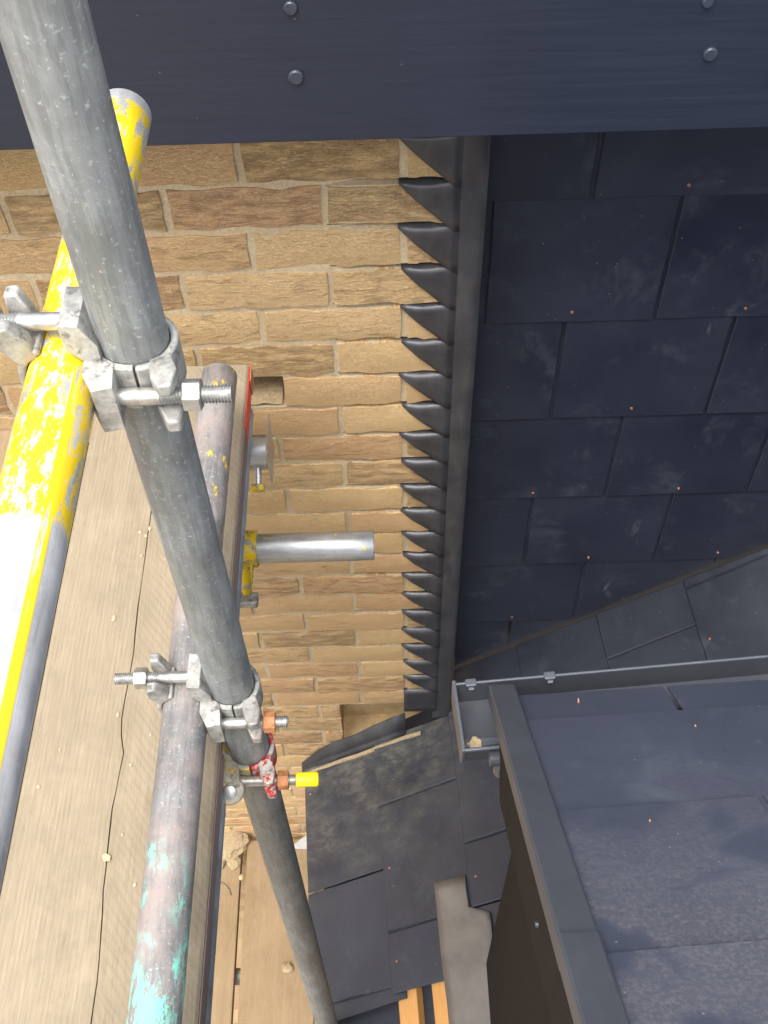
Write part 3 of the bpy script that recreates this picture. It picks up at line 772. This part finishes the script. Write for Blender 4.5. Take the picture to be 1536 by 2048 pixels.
mb.prism(pl, (0, 0, .003)); tag(mb.build('mortar_blob', M['crumb'], None, bevel=.001), 'tan mortar blob lying in the open end of the gutter', 'mortar blob')

# ------------------------------------------------------------------ scaffold
RT = .02415
SX, SY = -.168, -.712
def tube(name, a, b, mat, label, parts=None, n=30):
    mb = MB(); mb.tube(a, b, RT, RT - .004, 48, n)
    o = mb.build(name, M[mat], None, 50); return tag(o, label, 'scaffold tube')
tube('scaffold_tube', (SX, SY, -ZC), (SX, SY, .75), 'standard', 'long grey upright scaffold tube crossing the whole picture')
TX1, TZ1 = -.2180, -.513; TX2, TZ2 = -.2175, -1.010; TX3, TZ3 = -.217, -1.1625
tube('scaffold_tube', (TX1, -2.1, TZ1), (TX1, -.404, TZ1), 'yellow_tube', 'worn yellow painted scaffold tube at far left')
tube('scaffold_tube', (TX2, -2.1, TZ2), (TX2, -.232, TZ2), 'teal_tube', 'rusty grey tube with flaking teal paint lying along the wide board')
tube('scaffold_tube', (TX3, -2.1, TZ3), (TX3, -.16, TZ3), 'blue_tube', 'bluish tube mostly hidden under the wide board')
tube('scaffold_tube', (-.62, -.262, -1.376), (-.0175, -.262, -1.376), 'short_tube', 'bright galvanised tube end poking out level in front of bricks', n=12)
tube('scaffold_tube', (-.62, -.155, -1.262), (-.181, -.155, -1.262), 'short_tube', 'short galvanised tube stub with a plate on its end')

def threaded(mb, a, b, r, frac):            # bolt with a threaded outer part
    a = Vector(a); b = Vector(b); L = (b-a).length; n = int(L*frac/.0011)
    pts = [a, a.lerp(b, 1-frac)]; rr = [r, r]
    for i in range(n):
        pts.append(a.lerp(b, 1-frac + frac*(i+.5)/n)); rr.append(r*(.86 if i % 2 else 1.04))
    pts.append(b); rr.append(r*.8)
    mb.sweep(pts, rr, 16)

def coupler(tx, tz, label, mats=('cast', 'cast', 'cast', 'bolt', 'bolt'), nutmat='bolt', tipmat=None, endA=.070, endB=.062, hide=False):
    c = thing('scaffold_coupler', (tx, SY, tz), label, 'coupler')
    e = RT + .0008; t = .0055; w = .0185
    mid0, mid1 = tx + RT - .002, SX - RT + .002
    mb = MB()                               # body: saddle on each tube, slab and two lugs that hold the bolts
    mb.arc((tx, SY, tz), 'Y', e, e + t, -w, w, -95, 62); mb.arc((SX, SY, tz), 'Z', e, e + t, -w, w, 118, 275)
    mb.box((mid0 + .003, SY - .017, tz - .017), (mid1 - .003, SY + .017, tz + .017))
    bz = tz + RT + .0125; by = SY - RT - .0125
    mb.prism([(tx+.008, SY-.019, bz+.012), (tx+.022, SY-.021, bz+.013), (tx+.031, SY-.021, bz-.004), (tx+.031, SY-.021, tz), (tx+.020, SY-.021, tz+.018), (tx+.010, SY-.019, bz-.010)], (0, .040, 0))
    mb.prism([(SX-.008, by-.012, tz-.019), (SX-.022, by-.013, tz-.021), (SX-.031, by+.004, tz-.021), (SX-.031, SY-.004, tz-.021), (SX-.020, SY-.020, tz-.021), (SX-.010, by+.010, tz-.019)], (0, 0, .040))
    mb.build('body', M[mats[0]], c, 40, bevel=.0019)
    mb = MB()                               # flap round the far side of the level tube, forked over its bolt
    mb.arc((tx, SY, tz), 'Y', e, e + t, -w, w, 112, 262)
    for s in (-1, 1):
        y0, y1 = (SY - w, SY - .0075) if s < 0 else (SY + .0075, SY + w)
        k = .0045*s
        mb.prism([(tx-.012, y0, tz+.020), (tx-.026, y0, tz+.012), (tx-.034, y0+k, bz-.004), (tx-.033, y0+k, bz+.013), (tx-.024, y0+k, bz+.014), (tx-.016, y0, bz)], (0, y1-y0, 0))
    mb.build('flap', M[mats[1]], c, 40, bevel=.0019)
    mb = MB(); mb.arc((SX, SY, tz), 'Z', e, e + t, -w, w, -82, 68)
    for s in (-1, 1):
        z0, z1 = (tz - w, tz - .0075) if s < 0 else (tz + .0075, tz + w)
        k = .0045*s
        mb.prism([(SX+.012, SY-.020, z0), (SX+.026, SY-.012, z0), (SX+.033, by+.004, z0+k), (SX+.031, by-.013, z0+k), (SX+.022, by-.014, z0+k), (SX+.015, by, z0)], (0, 0, z1-z0))
    mb.build('flap', M[mats[2]], c, 40, bevel=.0019)
    mb = MB(); threaded(mb, (tx+.012, SY, bz), (tx-endA, SY, bz), .0062, .58); mb.build('bolt', M['bolt'], c, 50)
    mb = MB(); mb.hexa((tx-.0355, SY, bz), (tx-.049, SY, bz), .0115); mb.build('nut', M['bolt'], c, bevel=.001)
    mb = MB(); threaded(mb, (SX-.012, by, tz), (SX+endB, by, tz), .0062, .62); mb.build('bolt', M['bolt'], c, 50)
    mb = MB(); mb.hexa((SX+.0345, by, tz), (SX+.047, by, tz), .0115); mb.build('nut', M[nutmat], c, bevel=.001)
    if tipmat:
        mb = MB(); mb.sweep([(SX+endB-.020, by, tz), (SX+endB-.019, by, tz), (SX+endB+.004, by, tz), (SX+endB+.006, by, tz)], [.0076, .0086, .0086, .007], 18); mb.build('bolt_cap', M[tipmat], c, 40)
    return c
coupler(TX1, TZ1, 'cast steel coupler joining the yellow tube to the upright', endB=.068)
coupler(TX2, TZ2, 'pale cast coupler joining the teal flecked tube to the upright', nutmat='rust', mats=('cast', 'cast', 'cast'), endB=.060)
c3 = coupler(TX3, TZ3, 'red and yellow specked coupler with a yellow cap on its bolt', mats=('cast_dirty', 'cast', 'cast_red'), nutmat='rust', tipmat='yellow_cap', endB=.076)
by = SY - RT - .0125
mb = MB(); p = Vector((SX-.020, by-.014, TZ3+.006)); ax = Vector((.0, -.55, .83)).normalized()
mb.sweep([p - ax*.014, p + ax*.003], [.0165, .0165], 20); mb.build('lug', M['cast_dirty'], c3, 40, bevel=.002)
mb = MB(); mb.sweep([p + ax*.003, p + ax*.008, p + ax*.009], [.0085, .008, .005], 18); mb.build('bolt_head', M['bolt'], c3, 40)
# yellow ring coupler on the long tube end
c4 = thing('scaffold_coupler', (-.215, -.262, -1.40), 'yellow splashed ring coupler round the long galvanised tube end', 'coupler')
def xring(mb, x0, x1, yc, zc, ri, ro, a0, a1, seg=18):
    vs = []; fs = []
    for i in range(seg+1):
        an = math.radians(a0 + (a1-a0)*i/seg); cc, ss = math.cos(an), math.sin(an)
        for (r, x) in ((ri, x0), (ro, x0), (ro, x1), (ri, x1)): vs.append((x, yc + r*cc, zc + r*ss))
    for i in range(seg):
        for q in range(4): fs.append((4*i+q, 4*i+(q+1) % 4, 4*(i+1)+(q+1) % 4, 4*(i+1)+q))
    fs += [(0,1,2,3), (4*seg, 4*seg+1, 4*seg+2, 4*seg+3)]; mb.add(vs, fs)
mb = MB(); xring(mb, -.256, -.205, -.262, -1.376, RT+.0008, RT+.0065, 30, 330); mb.build('ring', M['cast_yellow'], c4, 40, bevel=.002)
mb = MB(); mb.box((-.252, -.325, -1.392), (-.212, -.284, -1.378)); mb.build('ear', M['cast_yellow'], c4, bevel=.004)
mb = MB(); mb.sweep([(-.222, -.318, -1.340), (-.222, -.322, -1.350), (-.222, -.330, -1.40)], [.0105, .0105, .0075], 14); mb.build('bolt', M['cast_yellow'], c4, 40)
mb = MB(); xring(mb, -.236, -.206, -.335, -1.405, .008, .018, 150, 330, 12); mb.build('flap', M['cast'], c4, 40, bevel=.003)
# plate and set screw at the end of the stub
c5 = thing('tube_end_plate', (-.176, -.155, -1.262), 'thin steel plate with a set screw on the stub tube end', 'plate')
mb = MB(); mb.prism([(-.1795, -.118, -1.212), (-.1795, -.190, -1.222), (-.1795, -.192, -1.298), (-.1795, -.120, -1.302)], (.003, 0, 0)); mb.build('plate', M['bolt'], c5, bevel=.0008)
mb = MB(); xring(mb, -.236, -.1815, -.155, -1.262, RT+.0006, RT+.004, 0, 360, 32); mb.build('sleeve', M['short_tube'], c5, 40)
mb = MB(); mb.sweep([(-.198, -.178, -1.272), (-.198, -.203, -1.285)], [.006, .006], 14); mb.build('screw_shank', M['bolt'], c5, 40)
mb = MB(); mb.hexa((-.198, -.203, -1.285), (-.198, -.212, -1.2895), .0115); mb.build('screw_head', M['cast_yellow'], c5, bevel=.001)

# ------------------------------------------------------------------ scaffold boards
ZB = -1.100
bd = thing('scaffold_board', (-.30, -1.0, ZB-.038), 'wide weathered scaffold board with a long split along its middle', 'board')
mb = MB(); x0, x1 = -.412, -.195; ye, yn = -.122, -2.1; nj = 90; vs = []
cr = [(-.20, -.309), (-.374, -.310), (-.569, -.309), (-.618, -.307), (-.703, -.311), (-.74, -.302), (-.798, -.307), (-.895, -.304), (-.964, -.298), (-1.3, -.30), (-2.2, -.305)]
def crx(y):
    for (a, b) in zip(cr[:-1], cr[1:]):
        if b[0] <= y <= a[0]: return a[1] + (b[1]-a[1])*(a[0]-y)/(a[0]-b[0])
    return -.309
for j in range(nj+1):
    y = ye + (yn-ye)*j/nj; c = crx(y) + .0012*noise.noise(Vector((0, y*40, 0)))
    wv = .0011*max(0, min(1, (-.33-y)/.05))*(.55 + .5*noise.noise(Vector((5, y*15, 0)))) + .00005
    top = [x0, x0+.002, x0+.05, c-.012, c-wv, c, c+wv, c+.012, x1-.05, x1-.003, x1]
    for i, x in enumerate(top):
        z = ZB + (.0008*noise.noise(Vector((x*30, y*6, 1))))
        if i in (0, 10): z = ZB - .0025
        if i == 5: z = ZB - .008
        vs.append((x, y, z))
    vs += [(x1, y, ZB-.036), (x1-.002, y, ZB-.038), (x0+.002, y, ZB-.038), (x0, y, ZB-.036)]
n = 15
fs = [(j*n+i, j*n+(i+1) % n, (j+1)*n+(i+1) % n, (j+1)*n+i) for j in range(nj) for i in range(n)] + [tuple(range(n)), tuple(range(nj*n, nj*n+n))]
mb.add(vs, fs); mb.build('plank', M['board'], bd, 35)
mb = MB(); mb.box((x1+.0004, -.245, ZB-.036), (x1+.0018, ye-.0005, ZB-.003)); mb.build('painted_edge', M['red_paint'], bd)
mb = MB(); mb.box((x1-.06, ye, ZB-.036), (x1+.0026, ye+.0015, ZB-.004)); mb.box((x1+.0024, ye-.03, ZB-.034), (x1+.004, ye+.0015, ZB-.004)); mb.build('end_hoop', M['rust'], bd)
mb = MB(); mb.box((x1+.0004, -2.1, ZB-.036), (x1+.0016, -.246, ZB-.004)); mb.build('edge_face', M['board_edge'], bd)
def plain_board(x0, x1, ya, yb, zt, mat, label):
    mb = MB(); mb.box((x0, yb, zt-.038), (x1, ya, zt)); o = mb.build('scaffold_board', M[mat], None, bevel=.003); return tag(o, label, 'board')
plain_board(-.645, -.424, -.235, -2.1, ZB-.002, 'board_old', 'board at the left edge beyond the yellow tube')
ZL = -3.35
plain_board(-.476, -.251, -.018, -2.4, ZL, 'board_old', 'lower board below the upright, right of the gap')
plain_board(-.722, -.4945, -.022, -2.4, ZL, 'board_old', 'lower board left of the gap, with rubble on it')
plain_board(-.240, -.015, -.018, -2.4, ZL, 'board_old', 'lower board tucked under the slate eaves')
for i, (y, lb) in enumerate([(-.42, 'nearer'), (-1.5, 'farther')]):
    tube('scaffold_tube', (-1.1, y, ZL-.0625), (.3, y, ZL-.0625), 'standard', 'level tube under the lower boards, %s' % ('seen through their gap' if i == 0 else 'away from the wall'), n=6)

# ------------------------------------------------------------------ debris
def lump(mb, c, r, sq=(1, 1, .7), seed=0, sub=1):
    bm = bmesh.new(); bmesh.ops.create_icosphere(bm, subdivisions=sub, radius=1)
    k = len(mb.v); R = random.Random(seed)
    for v in bm.verts:
        d = 1 + .35*noise.noise(v.co*1.7 + Vector((seed*3.1, 0, 0))) + R.uniform(-.08, .08)
        mb.v.append(Vector(c) + Vector((v.co.x*sq[0], v.co.y*sq[1], v.co.z*sq[2]))*r*d)
    bm.verts.ensure_lookup_table()
    for f in bm.faces: mb.f.append(tuple(v.index + k for v in f.verts))
    bm.free()
for i, (px, py, r) in enumerate([(228, 1238, .0042), (320, 1385, .0028), (236, 1430, .003), (262, 1530, .003), (270, 1770, .0028), (77, 1575, .003), (280, 1065, .0042), (292, 1072, .003), (300, 1058, .0035), (283, 1112, .003), (245, 1670, .0025), (302, 1470, .0025), (330, 1118, .002), (120, 1500, .002)]):
    p = on(px, py, (0, 0, 1), ZB); mb = MB(); lump(mb, p + Vector((0, 0, r*.3)), r*.72, (1, rnd.uniform(1, 1.9), .55), i)
    tag(mb.build('mortar_crumb', M['crumb'], None), 'small pale mortar crumb on the wide split board', 'crumb', 'crumbs on the wide board')
def chip(pts, z, th, mat, name, label, cat):
    mb = MB(); mb.prism([on(a, b, (0, 0, 1), z) for a, b in pts], (0, 0, th)); return tag(mb.build(name, M[mat], None, bevel=.0006), label, cat)
chip([(204, 1712), (212, 1707), (222, 1712), (221, 1722), (208, 1724)], ZB + .0012, .002, 'chip', 'wood_chip', 'round orange wood chip on the split of the wide board', 'wood chip')
chip([(308, 1588), (315, 1584), (313, 1618), (306, 1625)], ZB + .0012, .003, 'chip', 'wood_chip', 'orange wood splinter against the teal flecked tube', 'wood chip')
mb = MB(); p = on(462, 1692, (0, 0, 1), ZL); lump(mb, p + Vector((-.01, .015, .018)), .06, (1, 1.1, .45), 21, 3); lump(mb, p + Vector((-.05, -.03, .012)), .045, (1, 1.2, .4), 22, 2); lump(mb, p + Vector((.012, -.055, .008)), .024, (1, 1, .5), 23, 2)
tag(mb.build('mortar_rubble', M['grit'], None, 30), 'heap of crumbly mortar rubble on the lower left board', 'rubble')
p = on(575, 1938, (0, 0, 1), ZL); mb = MB(); lump(mb, p + Vector((0, 0, .006)), .016, (1.2, 1, .6), 31, 2)
tag(mb.build('mortar_lump', M['grit'], None, 40), 'single tan lump on the lower board beside the upright', 'mortar lump')
p = on(483, 1755, (0, 0, 1), ZL); mb = MB(); lump(mb, p + Vector((0, 0, .004)), .010, (.9, 1.1, .8), 33, 1)
tag(mb.build('brick_chip', M['chip'], None), 'orange brick chip at the edge of the lower board gap', 'brick chip')
mb = MB(); pts = [on(a, b, (0, 0, 1), ZL + .004) for a, b in [(437, 1764), (446, 1767), (454, 1774), (459, 1782), (461, 1790)]]
mb.sweep(pts, [.0022]*5, 8); tag(mb.build('wire_offcut', M['hollow'], None, 40), 'bent dark wire on the lower left board', 'wire')
mb = MB(); a, b, c = on(579, 1678, (0, 1, 0), -.03), on(612, 1632, (0, 1, 0), -.01), on(625, 1690, (0, 1, 0), -.03)
mb.prism([Vector((a.x, -.045, ZL+.001)), Vector((a.x+.10, -.050, ZL+.001)), Vector((a.x+.09, -.012, ZL+.085))], (.0, -.006, .002))
tag(mb.build('slate_offcut', M['offcut'], None), 'pale triangular offcut leaning on the bricks beside the slate eaves', 'slate offcut')
